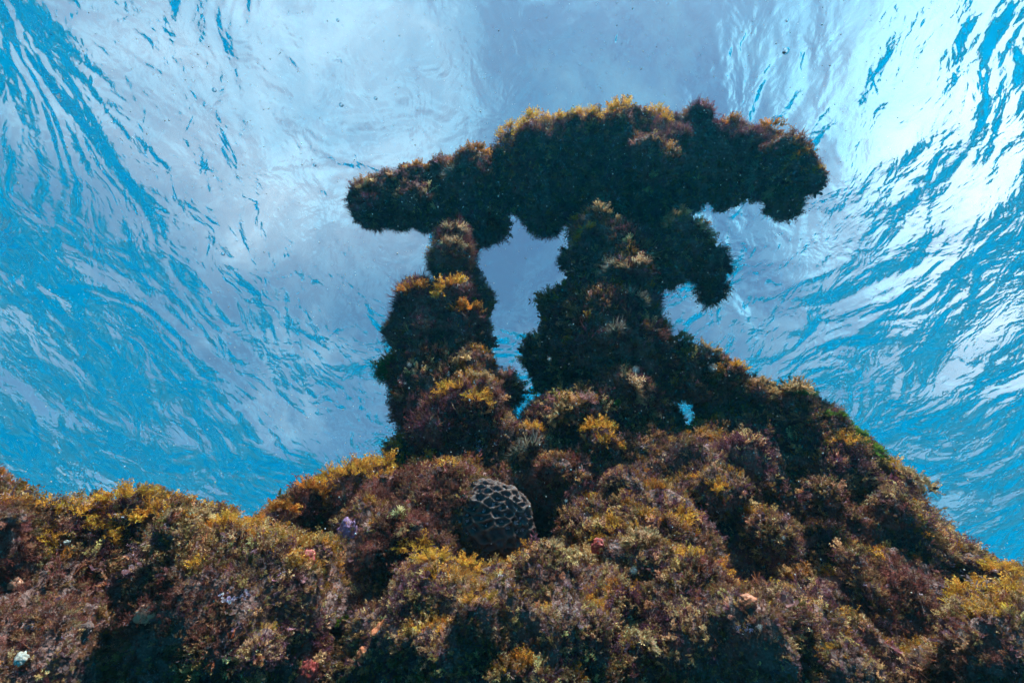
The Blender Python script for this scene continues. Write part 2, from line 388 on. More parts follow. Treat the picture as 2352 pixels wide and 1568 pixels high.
# ---------------------------------------------------------------- outlines measured in the photograph
BEAM = [(793,440),(800,425),(845,420),(870,405),(940,380),(1000,365),(1060,340),(1110,328),(1138,330),(1150,300),(1180,280),(1240,278),(1290,265),(1330,252),(1380,256),(1420,243),(1480,252),(1520,260),(1565,252),(1585,240),(1610,236),(1635,252),(1660,275),(1700,276),(1765,278),(1800,292),(1815,318),(1835,345),(1865,365),(1888,385),(1888,408),(1870,432),(1842,440),(1838,470),(1818,502),(1780,507),(1765,497),(1762,465),(1735,462),(1720,480),(1690,497),(1650,510),(1640,495),(1632,475),(1600,483),(1560,495),(1500,505),(1430,500),(1370,490),(1330,503),(1300,515),(1260,532),(1230,542),(1222,517),(1195,500),(1170,490),(1160,505),(1165,540),(1140,562),(1110,578),(1085,556),(1060,540),(1020,530),(990,550),(950,535),(900,535),(870,548),(840,530),(800,520),(790,480)]
BEAM_D = [(793,480,3.35),(1000,440,3.4),(1300,380,3.5),(1600,380,3.5),(1880,400,3.45),(1110,540,3.35),(1640,480,3.4)]
LCOL = [(1000,520),(1025,512),(1055,515),(1080,530),(1095,560),(1108,600),(1115,640),(1143,665),(1147,690),(1128,735),(1132,790),(1130,850),(1180,850),(1192,890),(1197,930),(1185,950),(1185,1000),(1230,1080),(1000,1120),(930,1010),(925,975),(898,930),(895,885),(868,862),(872,830),(903,806),(885,790),(876,748),(908,710),(925,665),(960,655),(992,640),(988,600),(998,570),(988,545)]
LCOL_D = [(1040,530,3.1),(1050,600,3.0),(1060,700,2.85),(900,750,2.85),(1050,850,2.6),(1000,950,2.4),(1180,900,2.5),(1100,1080,2.1)]
RCOL = [(1330,500),(1380,485),(1430,490),(1480,510),(1530,492),(1590,500),(1640,540),(1668,560),(1684,580),(1678,615),(1665,640),(1672,670),(1642,705),(1620,707),(1600,680),(1583,652),(1530,668),(1503,675),(1520,715),(1545,760),(1610,850),(1550,890),(1515,960),(1440,1010),(1370,940),(1300,905),(1245,928),(1222,910),(1205,850),(1187,810),(1200,773),(1230,765),(1262,762),(1228,740),(1218,690),(1250,660),(1290,640),(1278,590),(1285,560),(1315,565),(1320,530)]
RCOL_D = [(1380,500,3.15),(1600,540,3.15),(1650,670,3.1),(1400,650,2.9),(1250,700,2.95),(1220,830,2.85),(1400,850,2.7),(1500,800,2.7),(1400,960,2.3),(1560,900,2.45)]
HOLE = [(1548,934),(1572,916),(1598,928),(1610,965),(1598,996),(1570,997),(1552,968)]
HILL = [(935,990),(905,1005),(880,1048),(840,1058),(800,1080),(720,1108),(690,1130),(640,1160),(560,1200),(480,1260),(400,1400),(200,1900),(2900,1900),(2700,1480),(2450,1345),(2352,1298),(2300,1280),(2240,1258),(2203,1242),(2172,1210),(2150,1172),(2160,1140),(2167,1102),(2135,1090),(2100,1080),(2060,1070),(2037,1052),(1990,1008),(1930,955),(1905,940),(1862,905),(1860,880),(1800,882),(1760,868),(1700,838),(1640,800),(1600,788),(1545,752),(1530,800),(1520,900),(1440,905),(1380,900),(1300,905),(1270,925),(1240,938),(1205,938),(1188,955),(1175,1000),(1150,960),(1080,930)]
HILL_D = [(600,1180,1.9),(720,1110,2.2),(930,1000,2.4),(1050,1000,2.3),(1200,960,2.35),(1330,920,2.3),(1550,770,2.62),(1500,950,2.45),(1575,960,2.5),(1700,850,2.5),(1860,900,2.42),(2030,1050,2.3),(2160,1110,2.2),(2350,1300,1.9),
          (1120,1180,1.95),(1120,1080,2.05),(820,1150,1.95),(1300,1150,1.95),(1600,1150,1.95),(1900,1150,2.05),(2100,1300,1.75),(1000,1330,1.45),(1500,1350,1.5),(2000,1450,1.45),(2400,1450,1.5),(400,1500,1.3),(1200,1600,1.15),(2000,1700,1.2),(1200,1900,1.1)]
LEDGE = [(-500,1010),(-300,1050),(-60,1065),(10,1068),(22,1090),(5,1118),(40,1140),(100,1152),(200,1145),(290,1135),(330,1140),(380,1160),(470,1180),(545,1197),(620,1205),(760,1230),(880,1215),(930,1205),(975,1300),(1030,1340),(1110,1340),(1190,1340),(1290,1285),(1380,1215),(1450,1215),(1530,1265),(1620,1325),(1700,1345),(1830,1350),(1950,1400),(2100,1470),(2180,1400),(2260,1345),(2352,1345),(2500,1380),(2800,1500),(3000,2300),(-700,2300)]
LEDGE_D = [(-300,1100,1.35),(0,1120,1.4),(290,1150,1.5),(550,1200,1.7),(900,1220,1.75),(1050,1300,1.55),(1400,1230,1.7),(1700,1350,1.5),(2100,1450,1.35),(2300,1370,1.4),(0,1350,1.15),(500,1400,1.12),(1100,1420,1.08),(1700,1450,1.05),(2300,1500,.98),(0,1570,.98),(1176,1570,.98),(2352,1570,.98),(1176,2000,.75),(-500,2000,0.78),(2800,2000,0.75)]

def lumps(L_, k=1.0, back=0.0):
    a = np.array(L_, float); a[:, 3] *= k; a[:, 2] += back; C = P(a[:, 0], a[:, 1], a[:, 2]); off = np.hypot(a[:, 0]-W0/2, a[:, 1]-H0/2)/F0
    return C, a[:, 3]/F0*a[:, 2]/np.sqrt(1+off**2)
BEAM_L = [(1495,500,3.3,34),(1440,505,3.3,34),(1540,455,3.3,45),(1450,475,3.25,36),(1590,450,3.3,38),(850,482,3.25,26),(960,455,3.25,38),(1090,390,3.3,42),(1110,515,3.25,38),(1230,340,3.35,50),(1250,490,3.3,32),(1390,310,3.35,45),(1500,400,3.2,60),(1605,275,3.4,28),(1700,330,3.35,42),(1660,470,3.3,26),(1790,380,3.25,50),(1800,470,3.3,22),(1840,400,3.3,32),(1380,450,3.2,40),(1000,490,3.3,35)]
LCOL_L = [(1040,548,2.95,32),(1033,598,2.85,38),(1092,690,2.95,34),(965,700,2.75,45),(1045,690,2.65,45),(930,760,2.75,45),(1060,760,2.6,55),(900,845,2.85,24),(1070,850,2.45,48),(990,830,2.65,55),(1165,900,2.45,26),(985,930,2.35,55),(1080,945,2.25,60),(925,930,2.6,25),(1010,1000,2.2,55),(1130,1010,2.2,45)]
RCOL_L = [(1375,540,2.95,50),(1480,565,2.98,48),(1570,550,3.0,48),(1630,600,3.05,38),(1635,670,3.1,26),(1440,640,2.72,48),(1370,650,2.8,42),(1470,720,2.68,50),(1410,800,2.6,50),(1264,700,2.95,25),(1245,820,2.85,30),(1300,600,3.05,20),(1300,770,2.8,40),(1290,860,2.75,45),(1500,800,2.6,50),(1430,900,2.35,50),(1380,950,2.3,45),(1480,940,2.4,40)]
HILL_L = [(600,1235,1.8,28),(640,1215,1.85,32),(690,1185,1.92,36),(745,1160,1.98,38),(985,1050,2.15,50),(1010,1085,2.1,35),(880,1105,2.05,48),(790,1135,2.0,38),(700,1160,1.95,30),(1300,960,2.15,45),(1365,1010,2.05,45),(1235,965,2.3,26),(1215,1000,2.1,40),(1590,830,2.5,26),(1680,870,2.42,28),(1740,905,2.38,32),(1820,915,2.32,32),(1850,955,2.25,38),(1930,990,2.4,30),(1990,1040,2.3,30),(2090,1110,2.0,34),(2140,1120,2.05,22),(2060,1180,1.85,50),(2230,1290,1.7,30),(2290,1320,1.65,28),(1650,1130,1.8,50),(1560,1190,1.7,42),(1440,1110,1.85,50),(1720,1060,2.0,55),(1880,1150,1.85,55),(1960,1290,1.6,50),(1780,1230,1.7,45),(1280,1080,1.95,40)]
LEDGE_L = [(40,1195,1.22,40),(150,1210,1.22,42),(270,1190,1.2,46),(400,1220,1.25,45),(500,1245,1.32,35),(600,1260,1.4,35),(720,1290,1.42,40),(850,1270,1.5,40),(950,1335,1.38,36),(1040,1375,1.32,34),(1150,1375,1.32,34),(1280,1325,1.38,38),(1420,1260,1.42,46),(1510,1310,1.35,40),(1620,1370,1.28,38),(1760,1400,1.24,42),(1880,1440,1.22,40),(2240,1400,1.2,44),(2330,1400,1.2,40),(380,1330,1.15,40),(1450,1480,1.1,60),(600,1480,1.08,60),(200,1450,1.05,60),(1950,1540,1.02,60),(1000,1500,1.08,60)]
def grow(*a, voxel=0.022, rough=(0.05, 4.0, 0.03, 14.0), seed=1, extra=None, flat=(1.0, 0.0), **k):
    C, r = balls(*a, **k)
    if extra: c2, r2 = lumps(extra, *flat); C = np.concatenate([C, c2]); r = np.concatenate([r, r2])
    V, T = solid(C, r, voxel); return roughen(V, T, *rough, seed), T

rng = np.random.default_rng(5)
MIX_DARK = {('needle', 'dark'): 3, ('needle', 'brown'): 2.5, ('fine', 'dark'): 2, ('fine', 'maroon'): 1.5, ('bush', 'brown'): 1.2, ('fan', 'olive'): .7, ('fine', 'purple'): 1.5, ('bush', 'tan'): .45, ('rosette', 'purple'): .5}
MIX_MID = {('fine', 'maroon'): 3, ('bush', 'brown'): 2, ('rosette', 'purple'): 1.0, ('bush', 'olive'): 1.6, ('stalk', 'rust'): 1.2, ('fine', 'purple'): 2.5, ('stalk', 'pink'): .5, ('fan', 'tan'): .5, ('bush', 'tan'): 1.5, ('fine', 'dark'): 1.5}
MIX_LOW = {('fine', 'maroon'): 3, ('bush', 'brown'): 2.2, ('stalk', 'pink'): 1.1, ('stalk', 'rust'): 1.8, ('rosette', 'purple'): .8, ('bush', 'olive'): 1.4, ('fine', 'purple'): 1.5, ('bush', 'tan'): 1.8, ('fan', 'rust'): .6, ('fine', 'dark'): 1.2}

V, T = grow(BEAM, BEAM_D, 13, 150, shrink=25, seed=1, extra=BEAM_L, rough=(.05, 4.5, .05, 10.))
beam, loc = body('wreck_beam', V, T, tuple(P(1340, 520, 3.4)), label='long drooping beam overgrown with dark algae, lying across the tops of both pillars', cat='wreck beam')
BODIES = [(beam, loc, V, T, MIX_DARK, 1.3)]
V, T = grow(LCOL, LCOL_D, 12, 150, shrink=23, seed=2, extra=LCOL_L, rough=(.028, 5.5, .038, 11.))
lcol, loc = body('wreck_pillar', V, T, tuple(P(1080, 1080, 2.2)), label='slender lumpy pillar with orange algae tufts, holding up the left half of the beam', cat='wreck pillar')
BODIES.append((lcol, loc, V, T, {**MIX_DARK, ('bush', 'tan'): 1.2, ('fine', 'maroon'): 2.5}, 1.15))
V, T = grow(RCOL, RCOL_D, 13, 130, shrink=23, seed=3, extra=RCOL_L, rough=(.028, 5.5, .038, 11.))
rcol, loc = body('wreck_pillar', V, T, tuple(P(1400, 960, 2.4)), label='thick dark pillar with a hooked arm curling out to the right under the beam', cat='wreck pillar')
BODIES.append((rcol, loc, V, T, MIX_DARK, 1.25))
V, T = grow(HILL, HILL_D, 22, 190, shrink=13, holes=[HOLE], front=True, voxel=0.026, rough=(0.055, 3.2, 0.06, 8.0), seed=4, extra=HILL_L, flat=(0.74, 0.05))
hill, loc = body('reef_mound', V, T, tuple(P(1500, 1500, 1.5)), label='broad algae covered mound rising to the feet of both pillars', cat='reef mound')
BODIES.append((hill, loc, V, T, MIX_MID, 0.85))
V, T = grow(LEDGE, LEDGE_D, 24, 170, shrink=12, front=True, voxel=0.024, rough=(0.05, 3.4, 0.055, 8.0), seed=5, extra=LEDGE_L, flat=(0.74, 0.04))
ledge, loc = body('reef_ledge', V, T, tuple(P(1176, 1568, 1.2)), label='low near ledge of maroon and golden algae running along the whole bottom', cat='reef ledge')
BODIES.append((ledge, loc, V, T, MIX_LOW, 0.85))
SPACING = 0.0158
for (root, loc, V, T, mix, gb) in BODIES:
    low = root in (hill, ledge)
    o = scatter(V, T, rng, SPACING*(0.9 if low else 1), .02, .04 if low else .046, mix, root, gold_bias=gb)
    me = o.data; n_ = len(me.vertices); c_ = np.zeros(n_*3, np.float32); me.vertices.foreach_get('co', c_); c_ = c_.reshape(-1, 3)-loc.astype(np.float32); me.vertices.foreach_set('co', c_.ravel()); me.update()

# ---------------------------------------------------------------- single growths one can point at
SV = np.concatenate([v for v, t in SKINS]); SN = np.concatenate([vnormals(v, t) for v, t in SKINS]); SX, SY, SD = project(SV)
def hit(px, py):
    """the nearest skin point seen in that direction, its normal and depth"""
    for rr in (7, 12, 20, 35, 60, 100):
        m = np.where((np.abs(SX-px) < rr) & (np.abs(SY-py) < rr) & (SD > 0.3))[0]
        if len(m) > 3: break
    k = m[SD[m] < SD[m].min()+0.06]; n = SN[k].mean(0)
    return SV[k].mean(0), n/np.linalg.norm(n), float(SD[k].mean())
def rot_to(n, spin):
    q = Vector(n).to_track_quat('Z', 'Y'); return (q.to_matrix() @ Matrix.Rotation(spin, 3, 'Z')).to_euler()
def cushion(name, kinds, col_, rng, n=34, flat=0.55, size=0.75, jit=0.25, wide=.75):
    """a unit cushion of sprigs growing out of a low dome"""
    items = []
    a = rng.uniform(0, 6.28, n); r = np.sqrt(rng.random(n)); x, y = r*np.cos(a)*wide, r*np.sin(a)*wide
    z = flat*np.sqrt(np.maximum(0, 1-r*r))*rng.uniform(0.5, 1, n)-0.15; p = np.stack([x, y, z], -1)
    ax = np.stack([x, y, 0.35+0*x], -1)+rng.normal(0, .25, (n, 3)); ax /= np.linalg.norm(ax, axis=1, keepdims=True)
    kd = rng.integers(0, len(kinds), n); tv = rng.random(n); c = np.array(col_)[None]*np.exp(rng.normal(0, jit, (n, 1)))*np.exp(rng.normal(0, .07, (n, 3)))
    for k in range(len(kinds)):
        for j in range(len(TB[kinds[k]])):
            m = np.where((kd == k) & ((tv*len(TB[kinds[k]])).astype(int) == j))[0]
            items.append((TB[kinds[k]][j], p[m], frames(ax[m], rng), rng.uniform(.4, 1, len(m))*size, np.clip(c[m], 0, .8)))
    o = bake(name, items, ALGAE); COL.objects.unlink(o); return o
VAR = {'gold': cushion('golden_algae', ['bush', 'fine'], (0.62, 0.33, 0.055), rng), 'amber': cushion('golden_algae', ['bush'], (0.50, 0.22, 0.045), rng),
       'tan': cushion('tan_algae', ['bush', 'fan'], (0.50, 0.33, 0.17), rng), 'straw': cushion('tan_algae', ['needle', 'fine'], (0.48, 0.34, 0.20), rng, size=.95),
       'grey': cushion('grey_algae', ['needle'], (0.24, 0.22, 0.19), rng, size=1.05), 'green': cushion('green_algae', ['bush', 'fan'], (0.11, 0.19, 0.03), rng),
       'moss': cushion('green_algae', ['needle', 'fine'], (0.05, 0.13, 0.03), rng, size=1.0), 'leaf': cushion('pale_frond', ['fan'], (0.55, 0.48, 0.25), rng, n=7, size=1.0, wide=.2),
       'stalk': cushion('pink_stalk_algae', ['stalk'], (0.42, 0.16, 0.11), rng, n=3, flat=.02, size=1.25, wide=.03), 'rust': cushion('pink_stalk_algae', ['stalk'], (0.36, 0.09, 0.04), rng, n=3, flat=.02, size=1.15, wide=.03),
       'lilac': cushion('lilac_coralline', ['rosette'], (0.55, 0.45, 0.58), rng, n=42, flat=.3, size=.2), 'pinkf': cushion('pink_fan_algae', ['needle', 'bush'], (0.36, 0.20, 0.20), rng)}
CATS = {'gold': ('golden_algae', 'algae clump', 'golden algae clumps on the crests'), 'amber': ('golden_algae', 'algae clump', 'golden algae clumps on the crests'),
        'tan': ('tan_algae', 'algae clump', 'tan algae clumps'), 'straw': ('tan_algae', 'algae clump', 'tan algae clumps'), 'grey': ('grey_algae', 'algae tuft', 'grey wispy tufts'),
        'green': ('green_algae', 'green algae', 'green algae'), 'moss': ('green_algae', 'green algae', 'green algae'), 'leaf': ('pale_frond', 'frond', 'pale forked fronds'),
        'stalk': ('pink_stalk_algae', 'stalk algae', 'beaded pink stalks'), 'rust': ('pink_stalk_algae', 'stalk algae', 'beaded pink stalks'),
        'lilac': ('lilac_coralline', 'coralline algae', 'lilac coralline patches'), 'pinkf': ('pink_fan_algae', 'algae clump', 'tan algae clumps')}
def put(v, px, py, r, label, up=0.5, rz=None):
    p, n, d = hit(px, py); nm, cat, grp = CATS[v]
    o = VAR[v].copy(); o.name = nm; COL.objects.link(o)
    ax = unit(n*(1-up)+np.array([0, 0, up])+rng.normal(0, .08, 3)); s = r/F0*d
    o.location = p; o.rotation_euler = rot_to(ax, rng.uniform(0, 6.28)); o.scale = (s*rng.uniform(.9, 1.15), s*rng.uniform(.9, 1.15), s*rng.uniform(.8, 1.0))
    tag(o, label, cat, grp); return o
PLANTS = [
 ('tan',845,432,24,'small tan algae clump on the left tip of the beam'), ('amber',960,388,24,'small amber clump on the thin left arm of the beam'), ('amber',1095,345,28,'amber clump just before the step up in the beam top'),
 ('gold',1160,300,26,'golden clump at the foot of the step in the beam top'), ('gold',1215,288,32,'bright golden clump on top of the step in the beam'), ('gold',1275,283,30,'golden clump second from the step on the beam top'),
 ('gold',1345,268,34,'golden clump on the beam top above the gap between the pillars'), ('gold',1420,258,34,'golden clump on the highest middle part of the beam top'), ('gold',1510,268,32,'golden clump left of the round knob on the beam top'),
 ('amber',1680,290,30,'amber clump right of the round knob on the beam top'), ('amber',1770,300,30,'amber clump on the falling right shoulder of the beam'), ('amber',1830,360,26,'small amber clump above the right end of the beam'), ('gold',1868,395,20,'tiny golden clump on the far right tip of the beam'),
 ('straw',1790,425,38,'straw coloured bushy tuft on the side of the beam near its right end'), ('grey',1740,400,34,'grey wispy tuft beside the straw bush near the right end of the beam'), ('grey',1385,478,34,'grey fanning tuft under the beam above the thick pillar'),
 ('leaf',1515,402,26,'pale forked frond in the middle of the beam side'), ('leaf',1490,425,20,'smaller pale frond just below the forked frond on the beam'), ('grey',1050,395,26,'grey tuft on the side of the left arm of the beam'),
 ('straw',1040,530,30,'straw tuft crowning the slender pillar under the beam'), ('straw',1033,568,34,'straw coloured cap on the round knob near the slender pillar top'), ('amber',960,672,34,'amber clump on the left shoulder of the slender pillar'),
 ('gold',1035,665,36,'golden clump on the middle shoulder of the slender pillar'), ('amber',1075,715,36,'amber clump below the middle shoulder of the slender pillar'), ('green',1085,690,16,'small bright green tuft on the slender pillar shoulder'), ('moss',893,845,34,'dark green feathery tuft sticking out left of the slender pillar'),
 ('tan',1060,840,34,'tan clump halfway down the slender pillar'), ('tan',1095,865,26,'small tan clump right of the halfway ledge on the slender pillar'), ('gold',1035,905,36,'golden clump on the lowest ledge of the slender pillar'), ('gold',1100,912,30,'golden clump at the right of the lowest ledge of the slender pillar'), ('pinkf',1165,875,32,'pinkish brush on the knob right of the slender pillar base'),
 ('tan',1385,505,40,'tan clump on the left top of the thick pillar'), ('gold',1345,530,24,'small golden clump on the left top corner of the thick pillar'), ('tan',1540,510,42,'tan mat on top of the hooked arm'), ('tan',1610,535,32,'tan clump on the outer bend of the hooked arm'), ('leaf',1445,560,22,'pale yellow frond on the face of the thick pillar'),
 ('straw',1455,612,36,'straw coloured brush on the ledge halfway up the thick pillar'), ('grey',1410,618,34,'grey brush left of the straw ledge of the thick pillar'), ('grey',1455,690,34,'grey brush below the straw ledge of the thick pillar'), ('grey',1405,765,34,'dull grey tuft low on the thick pillar'),
 ('tan',1560,780,30,'tan clump where the thick pillar meets the right slope'), ('tan',1625,808,34,'tan clump high on the right slope just below the pillar'), ('gold',1690,850,30,'golden clump on the upper right slope'), ('tan',1745,880,28,'tan clump midway down the upper right slope'), ('tan',1820,905,42,'bushy tan mound beside the dark lobed ball on the slope'),
 ('moss',1840,888,26,'dark lobed ball standing out of the right slope'), ('green',1915,965,26,'dark green lobed alga starting the green crest on the slope'), ('green',1955,995,34,'green lobed alga in the middle of the green crest on the slope'), ('green',2000,1035,34,'green lobed alga at the low end of the green crest on the slope'),
 ('gold',1935,1020,36,'golden clump just inside the green crest of the right slope'), ('gold',2050,1085,38,'golden clump on top of the jutting shelf at right'), ('tan',2120,1100,34,'tan clump on the outer edge of the jutting shelf at right'), ('tan',2040,1150,36,'tan tuft on the face of the jutting shelf'), ('green',2235,1278,32,'green lobed alga low on the right slope by the frame edge'), ('gold',2300,1295,34,'golden clump past the green alga low on the right slope'),
 ('pinkf',1320,925,44,'pink feathery clump at the foot of the gap between the pillars'), ('tan',1290,950,34,'tan clump left of the pink feathers between the pillars'), ('gold',1370,980,36,'golden clump starting the curved crest below the thick pillar'), ('gold',1395,1020,34,'golden clump ending the curved crest below the thick pillar'),
 ('green',1400,925,30,'bright green leafy alga at the foot of the thick pillar'), ('straw',1445,890,44,'straw coloured feathery bush low on the thick pillar'), ('straw',1480,945,34,'straw bush right of the bright green alga'), ('gold',1225,985,26,'small golden clump between the pillar feet'), ('grey',1200,1040,44,'olive grey bush under the gap between the pillars'),
 ('gold',940,1020,46,'big golden clump on the hump left of the slender pillar foot'), ('gold',985,1058,40,'golden clump on the right of the hump by the slender pillar foot'), ('gold',1025,1075,28,'small golden clump hanging at the right end of the hump'), ('gold',880,1075,46,'big golden clump left of the hump on the left slope'), ('gold',815,1085,46,'bright golden clump on the crest of the left slope'), ('gold',760,1105,42,'golden clump halfway down the left slope crest'), ('amber',715,1140,40,'amber clump low on the left slope crest'), ('amber',650,1170,36,'amber clump near the foot of the left slope'), ('amber',590,1190,28,'olive amber clump in the notch where slope meets ledge'),
 ('amber',10,1085,20,'brown knob sticking up at the left frame edge'), ('amber',35,1165,40,'amber clump at the far left of the near ledge'), ('gold',110,1180,42,'golden clump second from the left along the near ledge'), ('gold',190,1180,42,'golden clump third from the left along the near ledge'), ('gold',290,1155,50,'big golden clump on the highest hump of the near ledge at left'), ('gold',350,1185,44,'golden clump right of the highest hump of the near ledge'), ('tan',440,1200,40,'tan clump in the dip of the near ledge'), ('gold',525,1215,40,'golden clump at the lowest dip of the ledge left of the slope'), ('tan',380,1260,36,'tan clump hanging below the rim of the near ledge'), ('gold',235,1230,40,'golden clump hanging below the highest hump at left'), ('gold',120,1225,36,'golden clump hanging low at the far left'),
 ('gold',950,1255,38,'golden clump at the left rim of the coral hollow'), ('gold',1000,1290,40,'golden clump below left of the honeycomb coral'), ('gold',1075,1300,38,'golden clump right below the honeycomb coral'), ('gold',1155,1275,34,'golden clump touching the lower right of the honeycomb coral'), ('tan',940,1215,26,'tan clump beside the pale forked frond left of the coral'),
 ('leaf',918,1190,30,'pale forked frond left of the honeycomb coral'), ('tan',1270,1270,40,'tan clump right of the coral hollow'), ('tan',1330,1285,40,'tan clump below the middle crest of the near ledge'), ('gold',1400,1215,42,'golden clump on top of the middle crest'), ('tan',1460,1240,42,'tan clump falling right from the middle crest'), ('gold',1500,1290,36,'golden clump at the right foot of the middle crest'), ('gold',1585,1290,38,'golden clump between the middle crest and the pink stalk'), ('gold',1640,1335,34,'golden clump left of the tall pink stalk'), ('tan',1800,1320,36,'tan clump right of the tall pink stalk'), ('gold',1570,1190,34,'golden sprig clump on the mound face above the middle crest'), ('gold',1650,1130,32,'golden clump in the middle of the mound face'), ('tan',1700,1165,34,'tan clump right below the middle of the mound face'), ('gold',1330,1325,30,'small golden clump hanging under the middle crest'),
 ('gold',2240,1365,48,'big golden clump on the near ledge at right'), ('gold',2310,1375,48,'big golden clump nearest the right frame edge'), ('tan',2190,1400,38,'tan clump left of the big golden pair at right'), ('tan',1420,1440,42,'tan brush on the dark lower ledge face'), ('tan',1480,1480,38,'tan brush below its twin on the lower ledge face'),
 ('stalk',1740,1310,44,'tall pink beaded stalk on the right half of the ledge'), ('rust',1285,1045,44,'reddish beaded stalk standing between the pillar feet'), ('stalk',1235,1150,40,'pinkish beaded stalk right of the honeycomb coral'), ('stalk',1540,1165,40,'pinkish beaded stalk in the middle of the mound'), ('rust',1600,1370,36,'rust beaded stalk under the ledge crest'), ('stalk',1190,1330,34,'pink stalk hanging under the coral hollow'), ('rust',1030,1320,32,'rust stalk below the golden coral rim'), ('stalk',120,1390,38,'pink stalk on the dark lower left wall'), ('rust',320,1390,40,'rust stalk low on the left wall'), ('stalk',220,1440,38,'pink stalk between two rust ones low at left'), ('rust',500,1440,40,'rust stalk below the dip of the ledge'), ('stalk',640,1500,36,'pink stalk near the bottom left of the middle'), ('rust',905,1400,38,'rust stalk above the orange sponges'), ('stalk',1880,1450,38,'pink stalk low on the right of the ledge face'), ('rust',2050,1480,38,'rust stalk near the bottom right'),
 ('lilac',540,1360,40,'large lilac coralline patch on the left wall'), ('lilac',100,1430,34,'lilac coralline patch low at the far left'), ('lilac',1160,1330,22,'small white lilac rosette under the coral hollow'), ('lilac',1110,1020,34,'lilac coralline patch on the foot of the slender pillar'), ('lilac',1720,1440,30,'lilac coralline patch on the lower right face'), ('lilac',1850,1170,24,'lilac coralline patch on the mound right of middle'), ('lilac',900,1390,26,'lilac coralline patch left of the rust stalk'), ('green',785,1432,20,'small bright green tuft low on the dark ledge face'), ('tan',165,1130,9,'tiny reddish sprig standing on the left ledge rim')]
for a_ in PLANTS: put(*a_, up=0.25 if a_[0] in ('lilac',) else 0.55)

# encrusting sponges, pale shells
def simple_mat(name, c, rough=0.7, sss=0.0, bump=40.0):
    m = bpy.data.materials.new(name); m.use_nodes = True; t = m.node_tree; p = t.nodes['Principled BSDF']; p.inputs['Base Color'].default_value = (*c, 1); p.inputs['Roughness'].default_value = rough
    g = N(t, 'ShaderNodeNewGeometry'); n_ = N(t, 'ShaderNodeTexNoise', Scale=bump, Detail=4.0); t.links.new(g.outputs['Position'], n_.inputs['Vector'])
    b = N(t, 'ShaderNodeBump', Strength=0.7, Distance=0.008); t.links.new(n_.outputs['Fac'], b.inputs['Height']); t.links.new(b.outputs['Normal'], p.inputs['Normal'])
    h = N(t, 'ShaderNodeHueSaturation'); mr = N(t, 'ShaderNodeMapRange'); mr.inputs['To Min'].default_value = 0.55; mr.inputs['To Max'].default_value = 1.5
    h.inputs['Color'].default_value = (*c, 1); t.links.new(n_.outputs['Fac'], mr.inputs['Value']); t.links.new(mr.outputs['Result'], h.inputs['Value']); t.links.new(h.outputs['Color'], p.inputs['Base Color'])
    return m
def ico(sub):
    bm_ = bmesh.new(); bmesh.ops.create_icosphere(bm_, subdivisions=sub, radius=1); bm_.verts.ensure_lookup_table()
    V = np.array([v.co[:] for v in bm_.verts]); F = np.array([[v.index for v in f.verts] for f in bm_.faces]); bm_.free(); return V, F
I4 = ico(4); I2 = ico(2); I1 = ico(1)
M_SP = {'red': simple_mat('red sponge', (0.30, 0.035, 0.03)), 'orange': simple_mat('orange sponge', (0.38, 0.11, 0.045)), 'beige': simple_mat('beige sponge', (0.42, 0.17, 0.10)),
        'white': simple_mat('white shell', (0.33, 0.31, 0.28)), 'violet': simple_mat('violet sponge', (0.2, 0.1, 0.22))}
SPONGE = [('red',710,1280,34,'red encrusting sponge on the near wall left of the coral hollow'), ('orange',880,1445,36,'orange sponge patch low on the ledge left of centre'), ('orange',828,1497,24,'small orange sponge below the bigger orange patch'), ('beige',345,1412,34,'beige knobbly sponge low on the left wall'),
 ('red',700,1545,32,'dark red sponge touching the bottom edge'), ('red',1480,1335,30,'red sponge under the right foot of the middle crest'), ('orange',1720,1385,28,'orange sponge under the tall pink stalk'), ('red',1370,1255,28,'red sponge just below the middle crest'), ('red',940,1165,26,'red sponge above the pale frond left of the coral'), ('orange',1730,1560,30,'orange sponge at the bottom edge right of centre'),
 ('white',48,1515,20,'white oval shell low in the left corner'), ('white',148,1248,9,'tiny white shell under the left ledge clumps'), ('beige',30,1340,18,'beige oval lump at the left frame edge'), ('white',1068,1262,8,'tiny square white shell under the honeycomb coral'), ('violet',790,1220,44,'violet smooth sponge patch on the near wall below the left slope'), ('violet',1745,1440,26,'violet sponge on the lower right face'), ('white',985,850,6,'tiny white shell on the slender pillar')]
for i, (c, px, py, r, lab) in enumerate(SPONGE):
    p, n, d = hit(px, py); V, F = I4; k = 0.85+0.3*fbm(V*1.0, 1.8, 50+i, 4)[:, None]+0.09*np.abs(vnoise(V, 7, i))[:, None]
    V2 = V*k*np.array([1, rng.uniform(.75, 1.1), .35 if c != 'white' else .5])
    o = mesh_np('shell' if c == 'white' else 'sponge', V2, F, M_SP[c]); s = r/F0*d*.75
    tocam = unit(-p); o.location = p+tocam*(0.012 if c != 'white' else 0.035); o.rotation_euler = rot_to(unit(n*.5+tocam*.5), rng.uniform(0, 6.28)); o.scale = (s, s, s)
    tag(o, lab, 'shell' if c == 'white' else 'sponge', 'pale shells on the reef' if c == 'white' else 'encrusting sponges')

